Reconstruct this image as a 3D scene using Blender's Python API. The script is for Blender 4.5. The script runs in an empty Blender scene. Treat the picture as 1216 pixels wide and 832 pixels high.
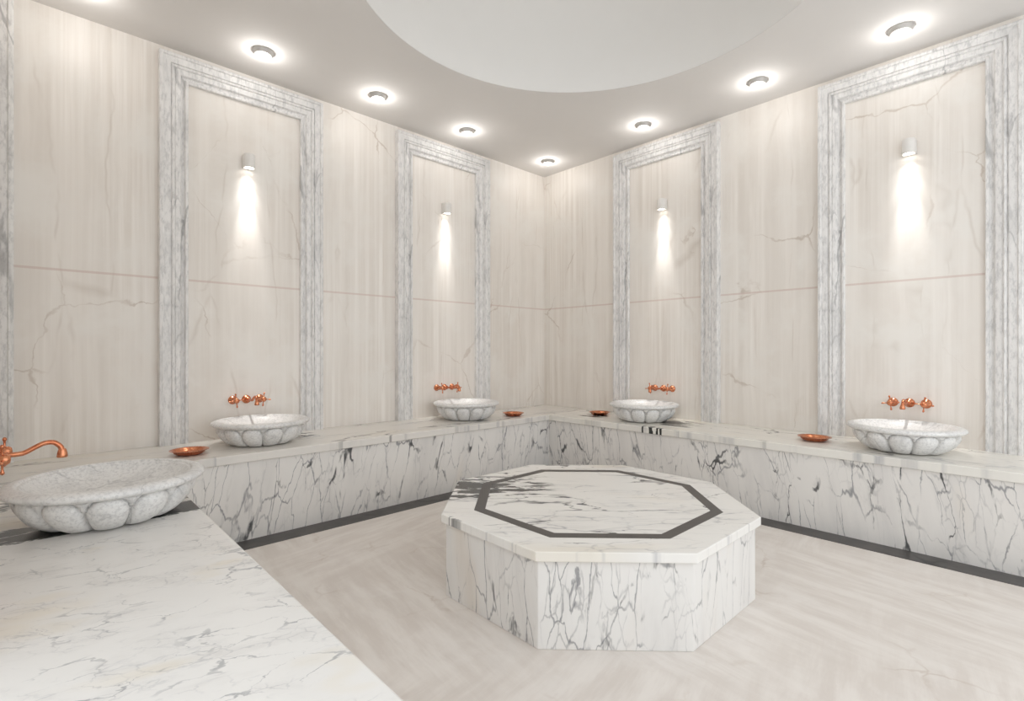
import bpy, bmesh, math
from mathutils import Vector, Matrix

S = bpy.context.scene
COL = S.collection
PI = math.pi

# ------------------------------------------------------------------ room measures (metres)
XR, YL, XN, YB = 3.738, 3.477, -0.143, -1.05      # right wall, left wall, near wall, open end
YW = 1.25                                          # where the near wall ends
ZC = 2.745                                         # ceiling
BT, SL = 0.46, 0.045                               # bench top height, slab thickness
BFY, BFX, BFN = 2.901, 3.176, 0.400                # bench front planes
EY, EX, EN = 2.884, 3.160, 0.417                   # slab edges
CX, CY = 1.852, 1.431                              # centre of platform and dome
FX = {'left': (0.985, 2.511), 'right': (2.149, 0.553)}   # niche centres along the walls


# ------------------------------------------------------------------ object helpers
def link(name, bm, mat, parent=None, smooth=None, bevel=0.0, kind=None, loc=None, rz=None):
    bmesh.ops.recalc_face_normals(bm, faces=bm.faces)
    me = bpy.data.meshes.new(name)
    bm.to_mesh(me)
    bm.free()
    o = bpy.data.objects.new(name, me)
    COL.objects.link(o)
    for m in (mat if isinstance(mat, (list, tuple)) else [mat]):
        me.materials.append(m)
    if parent:
        o.parent = parent
    if loc:
        o.location = loc
    if rz is not None:
        o.rotation_euler = (0, 0, rz)
    if bevel:
        b = o.modifiers.new('bevel', 'BEVEL')
        b.width = bevel
        b.segments = 2
        b.limit_method = 'ANGLE'
    if smooth is not None:
        for p in me.polygons:
            p.use_smooth = True
        try:
            me.set_sharp_from_angle(angle=math.radians(smooth))
        except Exception:
            pass
    if kind:
        o['kind'] = kind
    return o


def tag(o, label, cat, group=None):
    o['label'] = label
    o['category'] = cat
    if group:
        o['group'] = group
    return o


def thing(name, label, cat, loc=(0, 0, 0), rz=0.0, group=None):
    o = bpy.data.objects.new(name, None)
    COL.objects.link(o)
    o.empty_display_size = 0.1
    o.location = loc
    o.rotation_euler = (0, 0, rz)
    return tag(o, label, cat, group)


def dup(root, label, loc, rz):
    r = root.copy()
    COL.objects.link(r)
    r.location = loc
    r.rotation_euler = (0, 0, rz)
    r['label'] = label
    for ch in list(root.children):
        c = ch.copy()
        COL.objects.link(c)
        c.parent = r
        for g in list(ch.children):
            d = g.copy()
            COL.objects.link(d)
            d.parent = c
    return r


def box(bm, x0, x1, y0, y1, z0, z1):
    v = [bm.verts.new((x, y, z)) for z in (z0, z1) for y in (y0, y1) for x in (x0, x1)]
    for f in ((0, 2, 3, 1), (4, 5, 7, 6), (0, 1, 5, 4), (2, 6, 7, 3), (0, 4, 6, 2), (1, 3, 7, 5)):
        bm.faces.new([v[i] for i in f])
    return v


def lathe(bm, prof, n=48, mtx=None, close=False):
    """prof: list of (r, z) turned about local z."""
    rings = []
    for r, z in prof:
        if r < 1e-6:
            rings.append([bm.verts.new((0, 0, z))])
        else:
            rings.append([bm.verts.new((r * math.cos(2 * PI * i / n), r * math.sin(2 * PI * i / n), z)) for i in range(n)])
    if close:
        rings.append(rings[0])
    for a, b in zip(rings, rings[1:]):
        for i in range(n):
            j = (i + 1) % n
            if len(a) == 1 and len(b) == 1:
                continue
            if len(a) == 1:
                bm.faces.new((a[0], b[i], b[j]))
            elif len(b) == 1:
                bm.faces.new((a[i], a[j], b[0]))
            else:
                bm.faces.new((a[i], a[j], b[j], b[i]))
    vs = {v for r in rings for v in r}
    if mtx is not None:
        bmesh.ops.transform(bm, matrix=mtx, verts=list(vs))
    return vs


def tube(bm, pts, rad, n=14, caps=True):
    """tube through pts; rad a number or one per point."""
    P = [Vector(p) for p in pts]
    R = rad if isinstance(rad, (list, tuple)) else [rad] * len(P)
    T = []
    for i in range(len(P)):
        a = P[max(i - 1, 0)]
        b = P[min(i + 1, len(P) - 1)]
        T.append((b - a).normalized())
    up = Vector((1, 0, 0)) if abs(T[0].x) < 0.8 else Vector((0, 0, 1))
    u = (up - T[0] * up.dot(T[0])).normalized()
    rings = []
    for p, t, r in zip(P, T, R):
        u = (u - t * u.dot(t)).normalized()
        w = t.cross(u)
        rings.append([bm.verts.new(p + (u * math.cos(2 * PI * k / n) + w * math.sin(2 * PI * k / n)) * r) for k in range(n)])
    for a, b in zip(rings, rings[1:]):
        for k in range(n):
            bm.faces.new((a[k], a[(k + 1) % n], b[(k + 1) % n], b[k]))
    if caps:
        bm.faces.new(rings[0][::-1])
        bm.faces.new(rings[-1])


def spline(pts, per=8):
    P = [Vector(p) for p in pts]
    out = []
    for i in range(len(P) - 1):
        p0, p1, p2, p3 = P[max(i - 1, 0)], P[i], P[i + 1], P[min(i + 2, len(P) - 1)]
        for k in range(per):
            t = k / per
            out.append(0.5 * ((2 * p1) + (p2 - p0) * t + (2 * p0 - 5 * p1 + 4 * p2 - p3) * t * t + (3 * p1 - p0 - 3 * p2 + p3) * t ** 3))
    out.append(P[-1])
    return out


# ------------------------------------------------------------------ material helpers
def lin(r, g, b):
    f = lambda c: (c / 255 / 12.92) if c <= 10 else ((c / 255 + 0.055) / 1.055) ** 2.4
    return (f(r), f(g), f(b), 1.0)


class NT:
    def __init__(self, name, rough=0.4, metal=0.0, spec=0.5):
        self.m = bpy.data.materials.new(name)
        self.m.use_nodes = True
        self.t = self.m.node_tree
        self.p = self.t.nodes['Principled BSDF']
        self.p.inputs['Roughness'].default_value = rough
        self.p.inputs['Metallic'].default_value = metal
        self.p.inputs['Specular IOR Level'].default_value = spec
        self.tc = self.t.nodes.new('ShaderNodeTexCoord').outputs['Object']

    def n(self, typ, **kw):
        nd = self.t.nodes.new(typ)
        for k, v in kw.items():
            setattr(nd, k, v)
        return nd

    def put(self, sock, v):
        if hasattr(v, 'links') or isinstance(v, bpy.types.NodeSocket):
            self.t.links.new(v, sock)
        else:
            sock.default_value = v

    def math(self, op, a, b=0.0, c=None, clamp=False):
        nd = self.n('ShaderNodeMath', operation=op)
        nd.use_clamp = clamp
        self.put(nd.inputs[0], a)
        self.put(nd.inputs[1], b)
        if c is not None:
            self.put(nd.inputs[2], c)
        return nd.outputs[0]

    def vmath(self, op, a, b):
        nd = self.n('ShaderNodeVectorMath', operation=op)
        self.put(nd.inputs[0], a)
        if op == 'SCALE':
            self.put(nd.inputs['Scale'], b)
        else:
            self.put(nd.inputs[1], b)
        return nd.outputs['Value'] if op in ('LENGTH', 'DOT_PRODUCT', 'DISTANCE') else nd.outputs[0]

    def mapped(self, vec, rot=(0, 0, 0), scale=(1, 1, 1), loc=(0, 0, 0)):
        """rotate first, then scale, then move"""
        a = self.n('ShaderNodeMapping')
        self.put(a.inputs['Vector'], vec)
        a.inputs['Rotation'].default_value = rot
        b = self.n('ShaderNodeMapping')
        self.put(b.inputs['Vector'], a.outputs[0])
        b.inputs['Scale'].default_value = scale
        b.inputs['Location'].default_value = loc
        return b.outputs[0]

    def noise(self, vec, scale, detail=4.0, rough=0.55, dist=0.0, color=False):
        nd = self.n('ShaderNodeTexNoise')
        self.put(nd.inputs['Vector'], vec)
        nd.inputs['Scale'].default_value = scale
        nd.inputs['Detail'].default_value = detail
        nd.inputs['Roughness'].default_value = rough
        nd.inputs['Distortion'].default_value = dist
        return nd.outputs['Color'] if color else nd.outputs['Fac']

    def warp(self, vec, scale, amt, detail=3.0):
        c = self.noise(vec, scale, detail, 0.6, color=True)
        c = self.vmath('SUBTRACT', c, (0.5, 0.5, 0.5))
        c = self.vmath('SCALE', c, amt)
        return self.vmath('ADD', vec, c)

    def ramp(self, v, a, b, lo=0.0, hi=1.0):
        nd = self.n('ShaderNodeMapRange', interpolation_type='SMOOTHSTEP')
        self.put(nd.inputs['Value'], v)
        nd.inputs['From Min'].default_value = a
        nd.inputs['From Max'].default_value = b
        nd.inputs['To Min'].default_value = lo
        nd.inputs['To Max'].default_value = hi
        return nd.outputs[0]

    def veins(self, vec, scale, width, seed=0.0):
        """0..1 lines along the borders of cells; width may be a socket"""
        nd = self.n('ShaderNodeTexVoronoi', feature='DISTANCE_TO_EDGE')
        v = self.vmath('ADD', vec, (seed, seed * 1.7, seed * 0.6)) if seed else vec
        self.put(nd.inputs['Vector'], v)
        nd.inputs['Scale'].default_value = scale
        q = self.math('DIVIDE', nd.outputs['Distance'], width)
        return self.math('SUBTRACT', 1.0, q, clamp=True)

    def mix(self, fac, a, b):
        nd = self.n('ShaderNodeMix', data_type='RGBA')
        self.put(nd.inputs[0], fac)
        self.put(nd.inputs[6], a)
        self.put(nd.inputs[7], b)
        return nd.outputs[2]

    def bump(self, h, strength, dist=0.01):
        nd = self.n('ShaderNodeBump')
        self.put(nd.inputs['Height'], h)
        nd.inputs['Strength'].default_value = strength
        nd.inputs['Distance'].default_value = dist
        self.t.links.new(nd.outputs[0], self.p.inputs['Normal'])

    def done(self, col):
        self.put(self.p.inputs['Base Color'], col)
        return self.m


def mul(T, *a):
    r = a[0]
    for b in a[1:]:
        r = T.math('MULTIPLY', r, b)
    return r


# white marble with steep dark veins (bench fronts, platform sides)
def m_veined(name, rot=(0, 0, 0), seed=0.0, base=(229, 226, 222), strong=1.0):
    T = NT(name, 0.28)
    v0 = T.mapped(T.tc, rot, (1, 1, 0.28), (seed, seed * 0.7, 0))
    w = T.warp(v0, 4.0, 0.10, 4)
    w2 = T.warp(w, 20.0, 0.032, 4)
    zone = T.noise(v0, 2.1, 2, 0.5)
    zn = T.ramp(zone, 0.40, 0.62)
    th = T.noise(w, 9.0, 3, 0.6)
    width = T.ramp(th, 0.42, 0.80, 0.010, 0.075)
    A = T.veins(w2, 6.6, width)
    A = mul(T, T.ramp(A, 0.0, 0.7), T.ramp(T.noise(w2, 11.0, 4, 0.65), 0.47, 0.62), T.ramp(T.noise(v0, 3.3, 2, 0.5), 0.36, 0.52))
    B = T.veins(w2, 11.5, T.ramp(th, 0.4, 0.7, 0.022, 0.05), 3.3)
    B = mul(T, T.ramp(B, 0.0, 0.9), T.ramp(T.noise(w2, 7.0, 4, 0.65), 0.38, 0.56))
    Cc = T.veins(w2, 25.0, 0.06, 7.7)
    Cc = mul(T, Cc, zn, T.ramp(T.noise(v0, 11.0, 3), 0.44, 0.64))
    soft = T.noise(T.mapped(v0, (0, 0, 0), (1, 1, 0.7)), 6.0, 5, 0.6)
    c = T.mix(T.ramp(soft, 0.42, 0.78, 0, 0.55), lin(*base), lin(203, 200, 198))
    tint = T.ramp(T.noise(v0, 3.1, 2), 0.6, 0.72, 0, 0.35)
    c = T.mix(tint, c, lin(222, 208, 190))
    c = T.mix(T.math('MULTIPLY', Cc, 0.55 * strong), c, lin(120, 120, 124))
    c = T.mix(T.math('MULTIPLY', B, 0.72 * strong), c, lin(108, 109, 115))
    c = T.mix(T.math('MULTIPLY', A, 0.92 * strong), c, lin(48, 50, 53))
    return T.done(c)


# white marble with flat drifting veins (slab tops); z carries no change so the edges come out striped
def m_slab(name, rot=0.0, stretch=0.35, seed=0.0, base=(232, 229, 224), amt=1.0, smear=None, size=1.0, rough=0.25, dark=(70, 72, 76)):
    T = NT(name, rough)
    v0 = T.mapped(T.tc, (0, 0, rot), (stretch * size, size, 0.0), (seed, seed * 1.3, seed * 0.4))
    w = T.warp(v0, 4.0, 0.16, 4)
    w2 = T.warp(w, 18.0, 0.05, 4)
    th = T.noise(w, 6.0, 3, 0.6)
    A = T.veins(w2, 5.5, T.ramp(th, 0.42, 0.78, 0.010, 0.10))
    A = mul(T, T.ramp(A, 0.0, 0.7), T.ramp(T.noise(w, 4.2, 3, 0.6), 0.45, 0.64))
    B = T.veins(w2, 12.0, 0.06, 2.1)
    B = mul(T, B, T.ramp(T.noise(v0, 5.0, 3, 0.6), 0.46, 0.68))
    D = T.ramp(T.noise(w2, 30.0, 4, 0.7), 0.60, 0.74)
    D = mul(T, D, T.ramp(T.noise(v0, 4.6, 2), 0.50, 0.68))
    soft = T.noise(w, 5.0, 5, 0.6)
    c = T.mix(T.ramp(soft, 0.46, 0.78, 0, 0.5), lin(*base), lin(206, 203, 200))
    c = T.mix(T.ramp(T.noise(v0, 2.7, 2), 0.58, 0.72, 0, 0.4), c, lin(226, 216, 196))
    c = T.mix(T.math('MULTIPLY', D, 0.45 * amt), c, lin(128, 130, 136))
    c = T.mix(T.math('MULTIPLY', B, 0.60 * amt), c, lin(138, 140, 150))
    c = T.mix(T.math('MULTIPLY', A, 0.88 * amt), c, lin(*dark))
    for (sx, sy, ang, la, lb) in (smear or []):
        q = T.vmath('SUBTRACT', T.tc, (sx, sy, 0))
        q = T.mapped(q, (0, 0, -ang), (1 / la, 1 / lb, 0))
        d = T.vmath('LENGTH', q, (0, 0, 0))
        st = T.noise(T.mapped(T.warp(T.tc, 5.0, 0.08), (0, 0, -ang), (3.2, 15.0, 0.0), (seed, 0, 0)), 1.0, 5, 0.62)
        k = T.math('ADD', T.math('SUBTRACT', 1.0, d), T.math('MULTIPLY', T.math('SUBTRACT', st, 0.5), 6.5))
        k = mul(T, T.ramp(k, 0.18, 0.38), T.ramp(d, 0.80, 1.12, 1.0, 0.0))
        tone = T.mix(T.ramp(T.noise(T.mapped(T.tc, (0, 0, -ang), (7, 36, 0)), 1.0, 4, 0.6), 0.44, 0.72), lin(5, 8, 8), lin(48, 56, 54))
        c = T.mix(T.math('MULTIPLY', k, 0.95), c, tone)
    return T.done(c)


# warm cream wall panels: upright grain, a few cracks, a pinkish joint half way up
def m_wall(name, seed=0.0):
    T = NT(name, 0.42, spec=0.35)
    v = T.mapped(T.tc, (0, 0, 0), (1, 1, 1), (seed, seed * 0.6, 0))
    fine = T.noise(T.mapped(v, (0, 0, 0), (34, 34, 0.55)), 1.0, 5, 0.62)
    mid = T.noise(T.mapped(T.warp(v, 1.6, 0.10), (0, 0, 0), (9, 9, 0.30)), 1.0, 4, 0.55)
    cloud = T.noise(T.warp(v, 3.0, 0.25), 2.4, 5, 0.6)
    patch = T.ramp(T.noise(T.mapped(v, (0, 0, 0), (1, 1, 0.5)), 1.7, 2), 0.40, 0.58, 0.25, 1.0)
    fine = T.math('ADD', 0.5, T.math('MULTIPLY', T.math('SUBTRACT', fine, 0.5), patch))
    c = T.mix(T.ramp(fine, 0.34, 0.68), lin(227, 220, 212), lin(243, 238, 232))
    c = T.mix(T.ramp(mid, 0.40, 0.66, 0, 0.55), c, lin(221, 214, 206))
    c = T.mix(T.ramp(cloud, 0.44, 0.70, 0, 0.85), c, lin(236, 232, 226))
    w = T.warp(T.warp(v, 2.5, 0.20, 4), 14.0, 0.035, 4)
    cr = T.veins(T.mapped(w, (0.35, 0.3, 0), (1.0, 1.0, 0.75)), 1.55, T.ramp(T.noise(v, 9.0, 2), 0.35, 0.7, 0.005, 0.017), 1.9)
    cr = mul(T, T.ramp(cr, 0, 0.9), T.ramp(T.noise(v, 2.2, 3), 0.50, 0.66))
    c = T.mix(T.math('MULTIPLY', cr, 0.42), c, lin(164, 142, 120))
    up = T.veins(T.mapped(T.warp(v, 2.0, 0.12), (0, 0, 0), (1.6, 1.6, 0.22)), 2.2, 0.020, 5.1)
    up = mul(T, up, T.ramp(T.noise(v, 3.0, 2), 0.48, 0.64))
    c = T.mix(T.math('MULTIPLY', up, 0.26), c, lin(178, 162, 146))
    sep = T.n('ShaderNodeSeparateXYZ')
    T.put(sep.inputs[0], T.tc)
    dz = T.math('ABSOLUTE', T.math('SUBTRACT', sep.outputs['Z'], 1.416))
    c = T.mix(T.ramp(dz, 0.0035, 0.0085, 0.46, 0.0), c, lin(200, 172, 162))
    T.bump(fine, 0.03, 0.004)
    return T.done(c)


# pale grey speckled marble of the frames and basins
def m_speckle(name, zs=1.0, seed=0.0, base=(233, 231, 229), crack=0.8, cscale=1.8, grain=60.0, gamt=0.55):
    T = NT(name, 0.38)
    v = T.mapped(T.tc, (0, 0, 0), (1, 1, zs), (seed, seed, seed))
    g = T.noise(v, grain, 5, 0.7)
    b = T.noise(T.warp(v, 6, 0.15), 9.0, 5, 0.62)
    c = T.mix(T.ramp(g, 0.44, 0.66, 0, gamt), lin(*base), lin(176, 175, 175))
    c = T.mix(T.ramp(b, 0.46, 0.70, 0, 0.5), c, lin(196, 195, 194))
    w = T.warp(T.warp(v, 4.0, 0.16, 4), 24.0, 0.03, 3)
    A = T.veins(w, cscale, T.ramp(T.noise(v, 8.0, 3), 0.4, 0.72, 0.008, 0.06))
    A = mul(T, T.ramp(A, 0, 0.8), T.ramp(T.noise(v, 4.0, 2), 0.46, 0.62))
    B = T.veins(w, cscale * 3.2, 0.05, 2.7)
    B = mul(T, B, T.ramp(T.noise(v, 6.0, 3), 0.45, 0.65))
    c = T.mix(T.math('MULTIPLY', B, 0.55 * crack), c, lin(142, 142, 144))
    c = T.mix(T.math('MULTIPLY', A, crack), c, lin(92, 92, 95))
    T.bump(g, 0.10, 0.002)
    return T.done(c)


def m_floor():
    T = NT('cream floor marble', 0.36, spec=0.4)
    a = T.noise(T.mapped(T.warp(T.tc, 1.5, 0.07), (0, 0, math.radians(6)), (15.0, 2.4, 1)), 1.0, 5, 0.62)
    b = T.noise(T.mapped(T.warp(T.tc, 1.5, 0.07), (0, 0, math.radians(-10)), (2.4, 15.0, 1), (3, 1, 0)), 1.0, 5, 0.62)
    sel = T.ramp(T.noise(T.tc, 0.9, 2), 0.42, 0.58)
    n = T.n('ShaderNodeMix', data_type='FLOAT')
    T.put(n.inputs[0], sel)
    T.put(n.inputs[2], a)
    T.put(n.inputs[3], b)
    st = n.outputs[0]
    c = T.mix(T.ramp(st, 0.36, 0.66), lin(217, 209, 202), lin(231, 225, 219))
    cl = T.noise(T.warp(T.tc, 2.0, 0.3), 3.2, 5, 0.65)
    c = T.mix(T.ramp(cl, 0.48, 0.72, 0, 0.6), c, lin(234, 229, 224))
    w = T.warp(T.warp(T.tc, 3.0, 0.2, 4), 16.0, 0.05, 3)
    cr = mul(T, T.veins(w, 2.6, 0.022, 0.9), T.ramp(T.noise(T.tc, 2.6, 3), 0.50, 0.68))
    c = T.mix(T.math('MULTIPLY', cr, 0.40), c, lin(176, 156, 138))
    return T.done(c)


def m_plain(name, col, rough=0.6, spec=0.4, metal=0.0, nz=0.0, ns=20.0):
    T = NT(name, rough, metal, spec)
    g = T.noise(T.tc, ns, 4, 0.6)
    d = tuple(max(0, x * (1 - nz)) for x in col[:3]) + (1,)
    return T.done(T.mix(T.ramp(g, 0.3, 0.7), d, col))


def m_emit(name, col, strength):
    T = NT(name, 0.4)
    T.p.inputs['Emission Color'].default_value = col
    T.p.inputs['Emission Strength'].default_value = strength
    return T.done(col)


M_WALLL = m_wall('cream panel marble', 0.0)
M_WALLR = m_wall('cream panel marble, second lot', 4.3)
M_FLOOR = m_floor()
M_CEIL = m_plain('matt white ceiling paint', lin(222, 219, 216), 0.8, 0.2, 0, 0.01, 6)
M_DOME = m_plain('matt white dome paint', lin(232, 230, 227), 0.8, 0.2, 0, 0.01, 6)
M_FRAME = m_speckle('pale grey frame marble', 0.32, 1.0, crack=0.42, cscale=3.6, grain=60, gamt=0.5)
M_BASIN = m_speckle('carved basin marble', 1.0, 5.0, base=(232, 231, 229), crack=0.26, cscale=6.5, grain=100, gamt=0.5)
M_BENCHL = m_veined('veined bench marble', (0, math.radians(-9), 0), 0.0)
M_BENCHR = m_veined('veined bench marble, second lot', (math.radians(9), 0, 0), 2.6)
M_BENCHN = m_veined('veined bench marble, third lot', (math.radians(9), 0, 0), 5.0)
M_SIDES = m_veined('veined platform marble', (math.radians(4), math.radians(-4), 0), 8.2, base=(233, 231, 228), strong=0.95)
R45 = math.radians(43.4)
M_PTOP = m_slab('platform top marble', R45, 0.30, 1.7, base=(238, 236, 232), amt=1.1, size=1.45,
                smear=[(1.575, 1.895, -R45, 0.36, 0.23)])
M_TOPL = m_slab('left worktop marble', 0.0, 0.30, 4.1, base=(226, 222, 216), amt=0.8, size=1.2,
                smear=[(1.13, 3.30, 0.0, 0.22, 0.13)])
M_TOPR = m_slab('right worktop marble', PI / 2, 0.30, 6.9, base=(232, 229, 222), amt=0.85, size=1.2,
                smear=[(3.47, 1.93, -PI / 2, 0.24, 0.20), (3.38, 2.62, -PI / 2 + 0.2, 0.16, 0.08), (3.165, 1.985, -PI / 2, 0.018, 0.05), (3.165, 1.925, -PI / 2, 0.026, 0.06), (3.165, 1.868, -PI / 2, 0.012, 0.04), (3.165, 1.842, -PI / 2, 0.010, 0.04)])
M_TOPN = m_slab('near worktop marble', math.radians(20), 0.55, 9.6, base=(231, 229, 226), amt=0.55, size=2.9,
                dark=(88, 93, 106))
M_TOPS = m_slab('dark streaked worktop marble', 0.0, 0.30, 2.2, base=(226, 223, 218), amt=0.9, size=1.2,
                smear=[(0.15, 2.07, 0.0, 0.55, 0.14), (0.36, 2.04, 0.0, 0.30, 0.10)])
M_BAND = m_plain('dark grey inlay stone', lin(84, 80, 77), 0.4, 0.4, 0, 0.12, 30)


def m_strip():
    T = NT('dark grey floor border stone', 0.38)
    g = T.noise(T.tc, 12, 4)
    c = T.mix(T.ramp(g, 0.35, 0.7), lin(70, 67, 66), lin(84, 80, 78))
    w = T.warp(T.tc, 9, 0.10, 4)
    A = mul(T, T.veins(w, 3.2, 0.05), T.ramp(T.noise(T.tc, 3.4, 2), 0.55, 0.68))
    return T.done(T.mix(A, c, lin(28, 28, 30)))


M_STRIP = m_strip()


def m_copper():
    T = NT('polished copper', 0.20, 1.0)
    g = T.noise(T.tc, 90, 3)
    T.put(T.p.inputs['Roughness'], T.ramp(g, 0.3, 0.7, 0.16, 0.30))
    return T.done(T.mix(T.ramp(T.noise(T.tc, 30, 3), 0.35, 0.7), lin(200, 122, 88), lin(216, 148, 112)))


M_COP = m_copper()
M_RING = m_plain('satin grey lamp metal', lin(190, 187, 183), 0.45, 0.5, 0.3, 0.03, 40)
M_SCON = m_plain('light grey sconce paint', lin(226, 223, 219), 0.5, 0.4, 0, 0.02, 40)
M_LENS = m_emit('lit lamp lens', (1.0, 0.97, 0.92, 1), 5.0)

# ------------------------------------------------------------------ the setting
bm = bmesh.new()
box(bm, XN - 0.15, XR + 0.15, YB, YL + 0.15, -0.12, 0.0)
link('floor', bm, M_FLOOR, kind='structure')
bm = bmesh.new()
box(bm, XN - 0.15, XR + 0.15, YL, YL + 0.15, 0, ZC + 0.1)
link('wall_left', bm, M_WALLL, kind='structure')
bm = bmesh.new()
box(bm, XR, XR + 0.15, YB, YL, 0, ZC + 0.1)
link('wall_right', bm, M_WALLR, kind='structure')
bm = bmesh.new()
box(bm, XN - 0.15, XN, YW, YL, 0, ZC + 0.1)
link('wall_near', bm, M_WALLR, kind='structure')

# ceiling with the round opening, and the dome above it
RD = 1.112
bm = bmesh.new()
N = 96
ci = [bm.verts.new((CX + RD * math.cos(2 * PI * i / N), CY + RD * math.sin(2 * PI * i / N), ZC)) for i in range(N)]
x0, x1, y0, y1 = XN - 0.02, XR + 0.02, YB, YL + 0.02


def edge_pt(a):
    dx, dy = math.cos(a), math.sin(a)
    k = min(((x1 - CX) / dx if dx > 1e-9 else (x0 - CX) / dx if dx < -1e-9 else 1e9),
            ((y1 - CY) / dy if dy > 1e-9 else (y0 - CY) / dy if dy < -1e-9 else 1e9))
    return (CX + k * dx, CY + k * dy, ZC)


angs = [2 * PI * i / N for i in range(N)]
eo = [bm.verts.new(edge_pt(a)) for a in angs]
corners = [(x1, y1), (x0, y1), (x0, y0), (x1, y0)]
cang = sorted([(math.atan2(y - CY, x - CX) % (2 * PI), x, y) for x, y in corners])
for i in range(N):
    j = (i + 1) % N
    a0, a1 = angs[i], angs[j] if j else 2 * PI
    mid = [bm.verts.new((x, y, ZC)) for a, x, y in cang if a0 < a < a1]
    bm.faces.new([ci[i], eo[i]] + mid + [eo[j], ci[j]])
geo = bmesh.ops.extrude_face_region(bm, geom=list(bm.faces))
bmesh.ops.translate(bm, vec=(0, 0, 0.08), verts=[g for g in geo['geom'] if isinstance(g, bmesh.types.BMVert)])
link('ceiling', bm, M_CEIL, kind='structure')

bm = bmesh.new()
prof = [(RD - 0.003, 0.001), (RD - 0.003, 0.30)]
RO, HD = 0.30, 0.85  # RO: unseen opening at the dome top, added to let light in from above
for k in range(1, 17):
    a = k / 16 * math.acos(RO / RD)
    prof.append(((RD - 0.003) * math.cos(a), 0.30 + HD * math.sin(a)))
outer = [(r + 0.06, z + 0.06) for r, z in prof[::-1]]
outer[-1] = (RD + 0.06, 0.085)
# the shell rests on the ceiling panel and lines its opening
outer.append((RD - 0.001, 0.085))
outer.append((RD - 0.001, 0.001))
lathe(bm, prof + outer, 96, Matrix.Translation((CX, CY, ZC)), close=True)
link('ceiling_dome', bm, M_DOME, smooth=40, kind='structure')

# dark stone border let into the floor along the benches
bm = bmesh.new()
box(bm, BFN, 3.176, 2.766, BFY, -0.01, 0.002)
link('trim_1', bm, M_STRIP, kind='structure')
bm = bmesh.new()
box(bm, 3.044, BFX, YB, 2.766, -0.01, 0.002)
link('trim_2', bm, M_STRIP, kind='structure')

# ------------------------------------------------------------------ benches and worktops
GB, GW = 'veined marble bench bodies', 'marble worktops on the benches'
zb0 = BT - SL


def slab(name, x0, x1, y0, y1, mat, label):
    b = bmesh.new()
    box(b, x0, x1, y0, y1, zb0, BT)
    return tag(link(name, b, mat, bevel=0.004), label, 'worktop', GW)


def bench(x0, x1, y0, y1, mat, label):
    b = bmesh.new()
    box(b, x0, x1, y0, y1, 0.0, zb0)
    return tag(link('marble_bench', b, mat), label, 'bench', GB)


bench(XN + 0.002, XR - 0.002, BFY, YL - 0.002, M_BENCHL, 'veined white marble bench body along the left wall')
bench(BFX, XR - 0.002, YB, BFY - 0.001, M_BENCHR, 'veined white marble bench body along the right wall, facing the platform')
bench(XN + 0.002, BFN, YB, BFY - 0.001, M_BENCHN, 'marble bench body under the big worktop in the near left foreground')
slab('marble_worktop', XN, XR, EY, YL, M_TOPL, 'long white marble worktop along the left wall carrying two basins')
slab('marble_worktop', EX, XR, YB, EY, M_TOPR, 'long white marble worktop along the right wall carrying two basins')
slab('marble_worktop', XN, EN, 1.985, EY, M_TOPS, 'dark streaked marble worktop piece under the nearest basin')
slab('marble_worktop', XN, EN, YB, 1.985, M_TOPN, 'broad empty white marble worktop in the near left foreground')

# ------------------------------------------------------------------ niche frames
PROF = [(0.0, 0.0), (0.0, 0.043), (0.004, 0.047), (0.018, 0.047), (0.021, 0.040), (0.0225, 0.039), (0.052, 0.039), (0.0555, 0.0375),
        (0.057, 0.030), (0.060, 0.030), (0.062, 0.036), (0.064, 0.037), (0.072, 0.037), (0.075, 0.034), (0.0765, 0.028), (0.079, 0.028), (0.082, 0.031),
        (0.096, 0.029), (0.105, 0.026), (0.109, 0.020), (0.112, 0.011), (0.120, 0.007), (0.127, 0.009), (0.129, 0.019), (0.132, 0.023), (0.142, 0.023), (0.146, 0.019), (0.146, 0.0)]
FW, FT = 0.940, 2.706


def sweep(bm, a, b):
    va = [bm.verts.new(p) for p in a]
    vb = [bm.verts.new(p) for p in b]
    n = len(a)
    for i in range(n):
        j = (i + 1) % n
        bm.faces.new((va[i], va[j], vb[j], vb[i]))
    bm.faces.new(va)
    bm.faces.new(vb[::-1])


def frame_at(wall, c, proto, label):
    loc, rz = ((c, YL, BT), 0.0) if wall == 'left' else ((XR, c, BT), -PI / 2)
    if proto:
        return dup(proto, label, loc, rz)
    t = thing('niche_frame', label, 'frame', loc, rz, 'carved marble niche frames on the walls')
    h, w = FT - BT, FW / 2
    for s in (-1, 1):
        bm = bmesh.new()
        sweep(bm, [(s * (w - q), -p, 0.0) for q, p in PROF], [(s * (w - q), -p, h - q) for q, p in PROF])
        link('side_rail', bm, M_FRAME, t, smooth=28)
    bm = bmesh.new()
    sweep(bm, [(-(w - q), -p, h - q) for q, p in PROF], [(w - q, -p, h - q) for q, p in PROF])
    link('top_rail', bm, M_FRAME, t, smooth=28)
    return t


f0 = frame_at('left', FX['left'][0], None, 'tall pale grey marble niche frame nearest on the left wall')
frame_at('left', FX['left'][1], f0, 'pale grey marble niche frame on the left wall close to the far corner')
frame_at('right', FX['right'][0], f0, 'pale grey marble niche frame on the right wall close to the far corner')
frame_at('right', FX['right'][1], f0, 'tall pale grey marble niche frame nearest on the right wall')
# the edge moulding in the corner beside the near wall
bm = bmesh.new()
cut = [(q, p) for q, p in PROF if q < 0.09] + [(0.09, 0.0)]
sweep(bm, [(-0.069 - q, YL - p, BT) for q, p in cut], [(-0.069 - q, YL - p, ZC) for q, p in cut])
link('trim_3', bm, M_FRAME, smooth=28, kind='structure')


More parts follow.
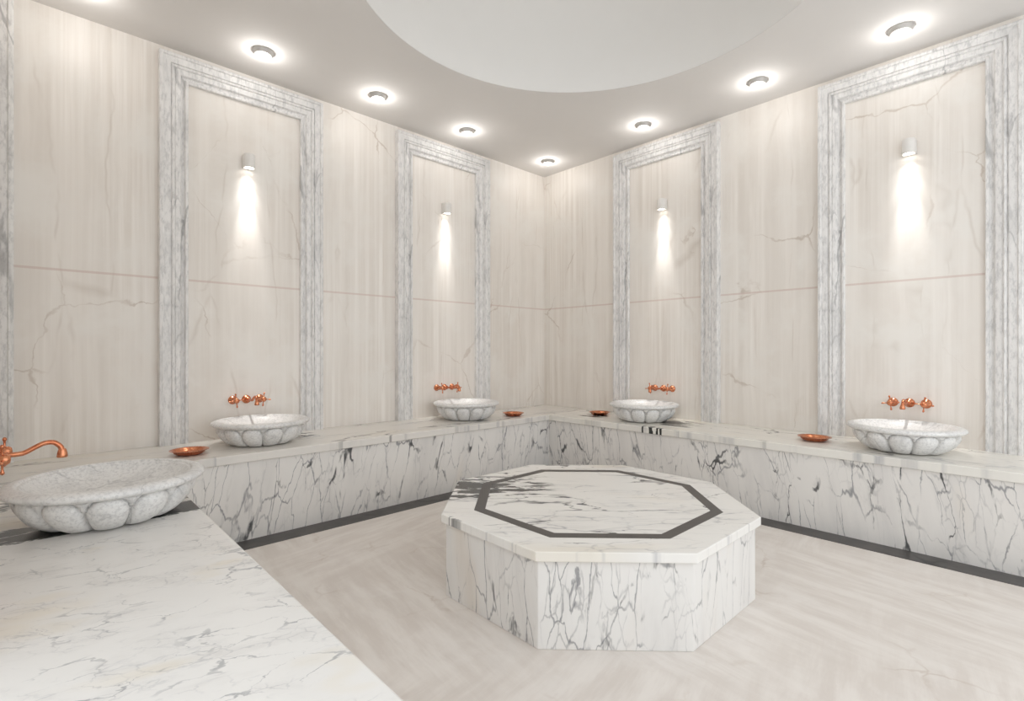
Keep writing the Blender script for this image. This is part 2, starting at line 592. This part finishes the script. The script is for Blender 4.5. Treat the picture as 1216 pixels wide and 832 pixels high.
# ------------------------------------------------------------------ lamps
def light(name, typ, parent, loc, energy, **kw):
    d = bpy.data.lights.new(name, typ)
    d.energy = energy
    d.color = (1.0, 0.98, 0.95)
    for k, v in kw.items():
        setattr(d, k, v)
    o = bpy.data.objects.new(name, d)
    COL.objects.link(o)
    o.parent = parent
    o.location = loc
    return o


def make_sconce(label, loc, rz):
    t = thing('wall_sconce', label, 'wall lamp', loc, rz, 'small wall lamps in the niches')
    b = bmesh.new()
    box(b, -0.029, 0.029, -0.006, 0.0, -0.040, 0.050)
    link('back_plate', b, M_SCON, t, bevel=0.002)
    # body: upright D-shaped shell, open underneath
    b = bmesh.new()
    out = [(-0.033, -0.005), (-0.033, -0.038)] + [(-0.033 * math.cos(a), -0.038 - 0.033 * math.sin(a)) for a in [k * PI / 20 for k in range(1, 20)]] + [(0.033, -0.038), (0.033, -0.005)]
    inn = [(x * 0.88, -0.038 + (y + 0.038) * 0.88) if y < -0.02 else (x * 0.88, -0.012) for x, y in out]
    lo = [b.verts.new((x, y, -0.040)) for x, y in out]
    hi = [b.verts.new((x, y, 0.038)) for x, y in out]
    cap = [b.verts.new((x * 0.9, -0.038 + (y + 0.038) * 0.9 if y < -0.02 else y, 0.045)) for x, y in out]
    il = [b.verts.new((x, y, -0.040)) for x, y in inn]
    ih = [b.verts.new((x, y, -0.022)) for x, y in inn]
    n = len(out)
    for A, B in ((lo, hi), (hi, cap), (il, lo), (ih, il)):
        for i in range(n):
            j = (i + 1) % n
            b.faces.new((A[i], A[j], B[j], B[i]))
    b.faces.new(cap)
    b.faces.new(ih)
    link('lamp_body', b, M_SCON, t, smooth=35)
    b = bmesh.new()
    lathe(b, [(0.0, -0.034), (0.021, -0.034), (0.024, -0.032), (0.024, -0.026), (0.0, -0.026)], 28, Matrix.Translation((0, -0.039, 0)))
    link('lens', b, M_LENS, t, smooth=40)
    for nm, en, sz in (('beam', 42.0, 30), ('beam_edge', 7.0, 58), ('spill', 1.3, 96)):
        light(nm, 'SPOT', t, (0, -0.041, -0.040), en, spot_size=math.radians(sz), spot_blend=1.0, shadow_soft_size=0.006)
    return t


s0 = make_sconce('small grey wall lamp in the nearest niche on the left wall', (FX['left'][0], YL, 2.185), 0.0)
dup(s0, 'small grey wall lamp in the left wall niche close to the far corner', (FX['left'][1], YL, 2.185), 0.0)
dup(s0, 'small grey wall lamp in the right wall niche close to the far corner', (XR, FX['right'][0], 2.185), -PI / 2)
dup(s0, 'small grey wall lamp in the nearest niche on the right wall', (XR, FX['right'][1], 2.185), -PI / 2)


def make_down(label, loc):
    t = thing('ceiling_downlight', label, 'ceiling light', loc, 0.0, 'round downlights around the ceiling edge')
    b = bmesh.new()
    lathe(b, [(0.040, 0.0), (0.058, 0.0), (0.058, -0.003), (0.055, -0.010), (0.047, -0.022), (0.043, -0.0235), (0.040, -0.022), (0.039, -0.010), (0.036, 0.0)], 40, close=True)
    link('ring', b, M_RING, t, smooth=35)
    b = bmesh.new()
    lathe(b, [(0.0, -0.027), (0.012, -0.0266), (0.024, -0.025), (0.034, -0.022), (0.0385, -0.017), (0.0385, -0.004), (0.0, -0.004)], 32)
    link('lens', b, M_LENS, t, smooth=50)
    light('glow', 'POINT', t, (0, 0, -0.064), 1.3, shadow_soft_size=0.012)
    return t


DL = [(0.165, 3.170, 'cut off by the top edge, above the left wall'),
      (0.975, 3.145, 'above the nearest niche frame on the left wall'),
      (1.715, 3.150, 'above the plain panel between the left wall frames'),
      (2.500, 3.160, 'above the left wall frame close to the far corner'),
      (3.443, 3.160, 'in the far corner of the ceiling'),
      (3.425, 2.145, 'above the right wall frame close to the far corner'),
      (3.410, 1.290, 'above the plain panel between the right wall frames'),
      (3.415, 0.545, 'above the nearest niche frame on the right wall')]
d0 = None
for x, y, w in DL:
    lab = 'round white ceiling downlight ' + w
    if d0 is None:
        d0 = make_down(lab, (x, y, ZC))
    else:
        dup(d0, lab, (x, y, ZC), 0.0)


# ------------------------------------------------------------------ washbasins
def make_basin(label, loc, rz):
    t = thing('marble_washbasin', label, 'washbasin', loc, rz, 'round carved marble washbasins')
    NP, SUB = 12, 22
    n = NP * SUB
    # carved underside: (r, z) from the foot up to the rim
    pr = [(0.118, 0.0), (0.138, 0.003), (0.160, 0.012), (0.181, 0.028), (0.200, 0.048), (0.215, 0.069), (0.226, 0.088), (0.233, 0.103), (0.235, 0.112)]
    dense = []
    for (a, b) in zip(pr, pr[1:]):
        for k in range(4):
            dense.append((a[0] + (b[0] - a[0]) * k / 4, a[1] + (b[1] - a[1]) * k / 4))
    dense.append(pr[-1])
    bm = bmesh.new()
    rows = []
    for r, z in dense:
        v = z / 0.112
        row = []
        for i in range(n):
            u = ((i % SUB) + 0.5) / SUB * 2 - 1            # -1..1 across one petal
            # oval petal, its widest part two thirds of the way up
            tt = (v - 0.50) / 0.50
            half = 0.985 * math.sqrt(max(0.0, 1 - abs(tt) ** 2.6)) if tt > 0 else 0.985 - 0.02 * abs(tt)
            e = abs(u) / max(half, 1e-3)
            amp = 0.029 * (0.42 + 0.58 * math.sin(min(1.0, max(0.0, v)) * PI) ** 0.7)
            if e < 1:
                d = amp * math.sqrt(1 - e ** 2.2) * (1.0 if tt <= 0 else math.sqrt(max(0, 1 - tt ** 4)) * 0.9 + 0.1)
                if e > 0.90:
                    d -= 0.010 * min(1.0, (e - 0.90) / 0.05)
            else:
                # the little dart between two petal heads
                s = (abs(u) - half) / max(1 - half, 1e-3)
                d = 0.014 * min(1.0, s * 1.8) * min(1.0, (1 - v) * 9 + 0.2) - 0.003 * (s < 0.15)
            a = 2 * PI * (i + 0.5) / n
            rr = r - 0.014 + d
            zz = z - d * 0.30 * (1 - v) * min(1, z / 0.01)
            row.append(bm.verts.new((rr * math.cos(a), rr * math.sin(a), max(0.0, zz))))
        rows.append(row)
    for a, b in zip(rows, rows[1:]):
        for i in range(n):
            j = (i + 1) % n
            bm.faces.new((a[i], a[j], b[j], b[i]))
    bm.faces.new(rows[0][::-1])
    top = [bm.verts.new((0.190 * math.cos(2 * PI * (i + 0.5) / n), 0.190 * math.sin(2 * PI * (i + 0.5) / n), 0.1115)) for i in range(n)]
    for i in range(n):
        j = (i + 1) % n
        bm.faces.new((rows[-1][i], rows[-1][j], top[j], top[i]))
    link('carved_bowl', bm, M_BASIN, t, smooth=50)
    # rim: a rounded lip
    bm = bmesh.new()
    lip = [(0.200, 0.1105), (0.238, 0.1105), (0.249, 0.112), (0.257, 0.116), (0.2610, 0.122), (0.2610, 0.127), (0.258, 0.1325), (0.251, 0.1365), (0.241, 0.139),
           (0.230, 0.140), (0.2245, 0.1392), (0.2225, 0.1360), (0.2210, 0.1335), (0.2180, 0.1330), (0.2150, 0.1335), (0.2125, 0.132), (0.208, 0.121)]
    lathe(bm, lip, 96, close=True)
    link('rim', bm, M_BASIN, t, smooth=60)
    # the hollow inside
    bm = bmesh.new()
    ins = [(0.2135, 0.1325), (0.209, 0.127), (0.199, 0.118), (0.182, 0.107), (0.156, 0.096), (0.125, 0.088), (0.090, 0.082), (0.050, 0.0795), (0.0, 0.079),
           ]
    lathe(bm, ins, 96)
    link('basin_hollow', bm, M_BASIN, t, smooth=60)
    return t


b0 = make_basin('large carved marble washbasin nearest, on the left foreground worktop', (0.183, 2.092, BT), 0.15)
dup(b0, 'carved marble washbasin in front of the nearest niche on the left wall', (0.978, 3.180, BT), 0.26)
dup(b0, 'carved marble washbasin on the left worktop close to the far corner', (2.508, 3.180, BT), 0.0)
dup(b0, 'carved marble washbasin on the right worktop close to the far corner', (3.440, 2.150, BT), 0.1)
dup(b0, 'carved marble washbasin in front of the nearest niche on the right wall', (3.443, 0.535, BT), 0.35)


# ------------------------------------------------------------------ copper taps
def make_tap(label, loc, rz):
    t = thing('wall_tap', label, 'tap', loc, rz, 'copper three-hole wall taps')
    out = Matrix.Rotation(PI / 2, 4, 'X')             # lathe axis z -> local -y (out of the wall)
    rose = [(0.0, 0.0), (0.026, 0.0), (0.0265, 0.004), (0.024, 0.009), (0.018, 0.013), (0.014, 0.020), (0.0125, 0.030), (0.0, 0.030)]
    b = bmesh.new()
    path = spline([(0, -0.018, 0), (0, -0.070, 0.0), (0, -0.112, 0.0005), (0, -0.127, 0.004), (0, -0.146, 0.015), (0, -0.167, 0.0255), (0, -0.188, 0.0255), (0, -0.203, 0.012), (0, -0.208, -0.004)], 6)
    tube(b, path, 0.0072, 16)
    s = link('spout', b, M_COP, t, smooth=50)
    b = bmesh.new()
    lathe(b, rose, 32, out)
    lathe(b, [(0.0, 0.026), (0.013, 0.026), (0.0155, 0.030), (0.0155, 0.036), (0.012, 0.040), (0.0, 0.040)], 28, out)
    link('wall_rose', b, M_COP, s, smooth=40)
    b = bmesh.new()
    lathe(b, [(0.0, 0.008), (0.0085, 0.008), (0.0105, 0.003), (0.0125, -0.006), (0.0135, -0.014), (0.0125, -0.018), (0.009, -0.019), (0.008, -0.012), (0.0, -0.012)], 24, Matrix.Translation((0, -0.208, -0.004)))
    link('nozzle', b, M_COP, s, smooth=40)
    for sx in (-1, 1):
        at = Matrix.Translation((sx * 0.078, 0, 0)) @ out
        b = bmesh.new()
        lathe(b, [(0.0, 0.020), (0.012, 0.020), (0.0125, 0.040), (0.016, 0.043), (0.0165, 0.050), (0.013, 0.055), (0.0120, 0.074), (0.0155, 0.079), (0.0160, 0.089), (0.011, 0.096), (0.0, 0.098)], 28, at)
        for k in range(4):
            a = k * PI / 2 + (0.12 if sx < 0 else -0.10)
            dx, dz = math.cos(a), math.sin(a)
            c0 = Vector((sx * 0.078, -0.080, 0))
            d = Vector((dx, 0, dz))
            tube(b, [c0 + d * q for q in (0.010, 0.018, 0.025, 0.032, 0.035, 0.038, 0.0415, 0.044)], [0.0042, 0.0032, 0.0028, 0.0034, 0.0048, 0.0055, 0.0044, 0.0015], 12)
        h = link('cross_handle', b, M_COP, t, smooth=50)
        b = bmesh.new()
        lathe(b, rose, 32, at)
        link('wall_rose', b, M_COP, h, smooth=40)
    return t


t0 = make_tap('copper wall tap with arched spout above the nearest basin, left edge', (XN, 2.085, 0.695), PI / 2)
dup(t0, 'copper wall tap in the nearest niche on the left wall', (0.978, YL, 0.695), 0.0)
dup(t0, 'copper wall tap in the left wall niche close to the far corner', (2.506, YL, 0.695), 0.0)
dup(t0, 'copper wall tap in the right wall niche close to the far corner', (XR, 2.150, 0.695), -PI / 2)
dup(t0, 'copper wall tap in the nearest niche on the right wall', (XR, 0.555, 0.695), -PI / 2)


# ------------------------------------------------------------------ copper dishes
def make_dish(label, loc, rz):
    b = bmesh.new()
    pr = [(0.0, 0.004), (0.020, 0.004), (0.040, 0.0045), (0.056, 0.008), (0.066, 0.014), (0.073, 0.0215), (0.078, 0.0245), (0.087, 0.0270), (0.0895, 0.0265), (0.0895, 0.0250),
          (0.087, 0.0240), (0.079, 0.0215), (0.075, 0.0180), (0.069, 0.0105), (0.060, 0.004), (0.050, 0.0008), (0.044, 0.0), (0.0, 0.0)]
    lathe(b, pr, 56)
    o = link('copper_dish', b, M_COP, smooth=50, loc=loc, rz=rz)
    return tag(o, label, 'dish', 'shallow copper dishes on the worktops')


for (x, y, w) in ((0.592, 3.075, 'beside the nearest niche basin on the left worktop'),
                  (2.903, 3.054, 'left of the far corner, beside the left worktop basin'),
                  (3.471, 2.594, 'right of the far corner, beside the right worktop basin'),
                  (3.414, 0.962, 'beside the nearest niche basin on the right worktop')):
    make_dish('shallow round copper dish ' + w, (x, y, BT), 0.0)

# ------------------------------------------------------------------ the octagonal platform
pf = thing('octagonal_platform', 'low octagonal marble platform with dark inlaid band in the middle of the floor', 'platform', (CX, CY, 0))


def octo(bm, R, z):
    return [bm.verts.new((CX + R * math.cos(math.radians(22.5 + 45 * k)), CY + R * math.sin(math.radians(22.5 + 45 * k)), z)) for k in range(8)]


def back(o):
    o.location = (-CX, -CY, 0)
    return o


PZ, PS = 0.335, 0.034
bm = bmesh.new()
a, b = octo(bm, 0.676, 0.0), octo(bm, 0.676, PZ - PS)
for i in range(8):
    bm.faces.new((a[i], a[(i + 1) % 8], b[(i + 1) % 8], b[i]))
bm.faces.new(b)
bm.faces.new(a[::-1])
back(link('base', bm, M_SIDES, pf, bevel=0.003))
bm = bmesh.new()
a, b = octo(bm, 0.697, PZ - PS), octo(bm, 0.697, PZ)
for i in range(8):
    bm.faces.new((a[i], a[(i + 1) % 8], b[(i + 1) % 8], b[i]))
bm.faces.new(b)
bm.faces.new(a[::-1])
back(link('top_slab', bm, M_PTOP, pf, bevel=0.003))
bm = bmesh.new()
R1, R2 = 0.557, 0.508
q = [octo(bm, R1, PZ - 0.004), octo(bm, R1, PZ + 0.0006), octo(bm, R2, PZ + 0.0006), octo(bm, R2, PZ - 0.004)]
for k in range(4):
    A, B = q[k], q[(k + 1) % 4]
    for i in range(8):
        bm.faces.new((A[i], A[(i + 1) % 8], B[(i + 1) % 8], B[i]))
o = back(link('inlay_band', bm, M_BAND, pf))
o['label'] = 'dark grey octagonal inlay band'

# ------------------------------------------------------------------ daylight from the open end, camera, output
W = bpy.data.worlds.new('daylight')
S.world = W
W.use_nodes = True
bg = W.node_tree.nodes['Background']
bg.inputs['Color'].default_value = (0.94, 0.975, 1.0, 1)
bg.inputs['Strength'].default_value = 1.66

cam = bpy.data.cameras.new('camera')
co = bpy.data.objects.new('camera', cam)
COL.objects.link(co)
cam.sensor_width = 36.0
cam.lens = 36.0 * 601.0 / 1216.0
cam.shift_y = 0.4 / 1216.0
cam.clip_start = 0.02
co.location = (0, 0, 1.0)
co.rotation_euler = (PI / 2, 0, -math.radians(90 - 46.59))
S.camera = co

S.view_settings.view_transform = 'Standard'
S.view_settings.look = 'None'
S.view_settings.gamma = 1.0
S.view_settings.use_curve_mapping = False
S.view_settings.exposure = 0.0
S.cycles.use_denoising = True
S.cycles.max_bounces = 10
S.cycles.diffuse_bounces = 8
S.cycles.sample_clamp_indirect = 6.0
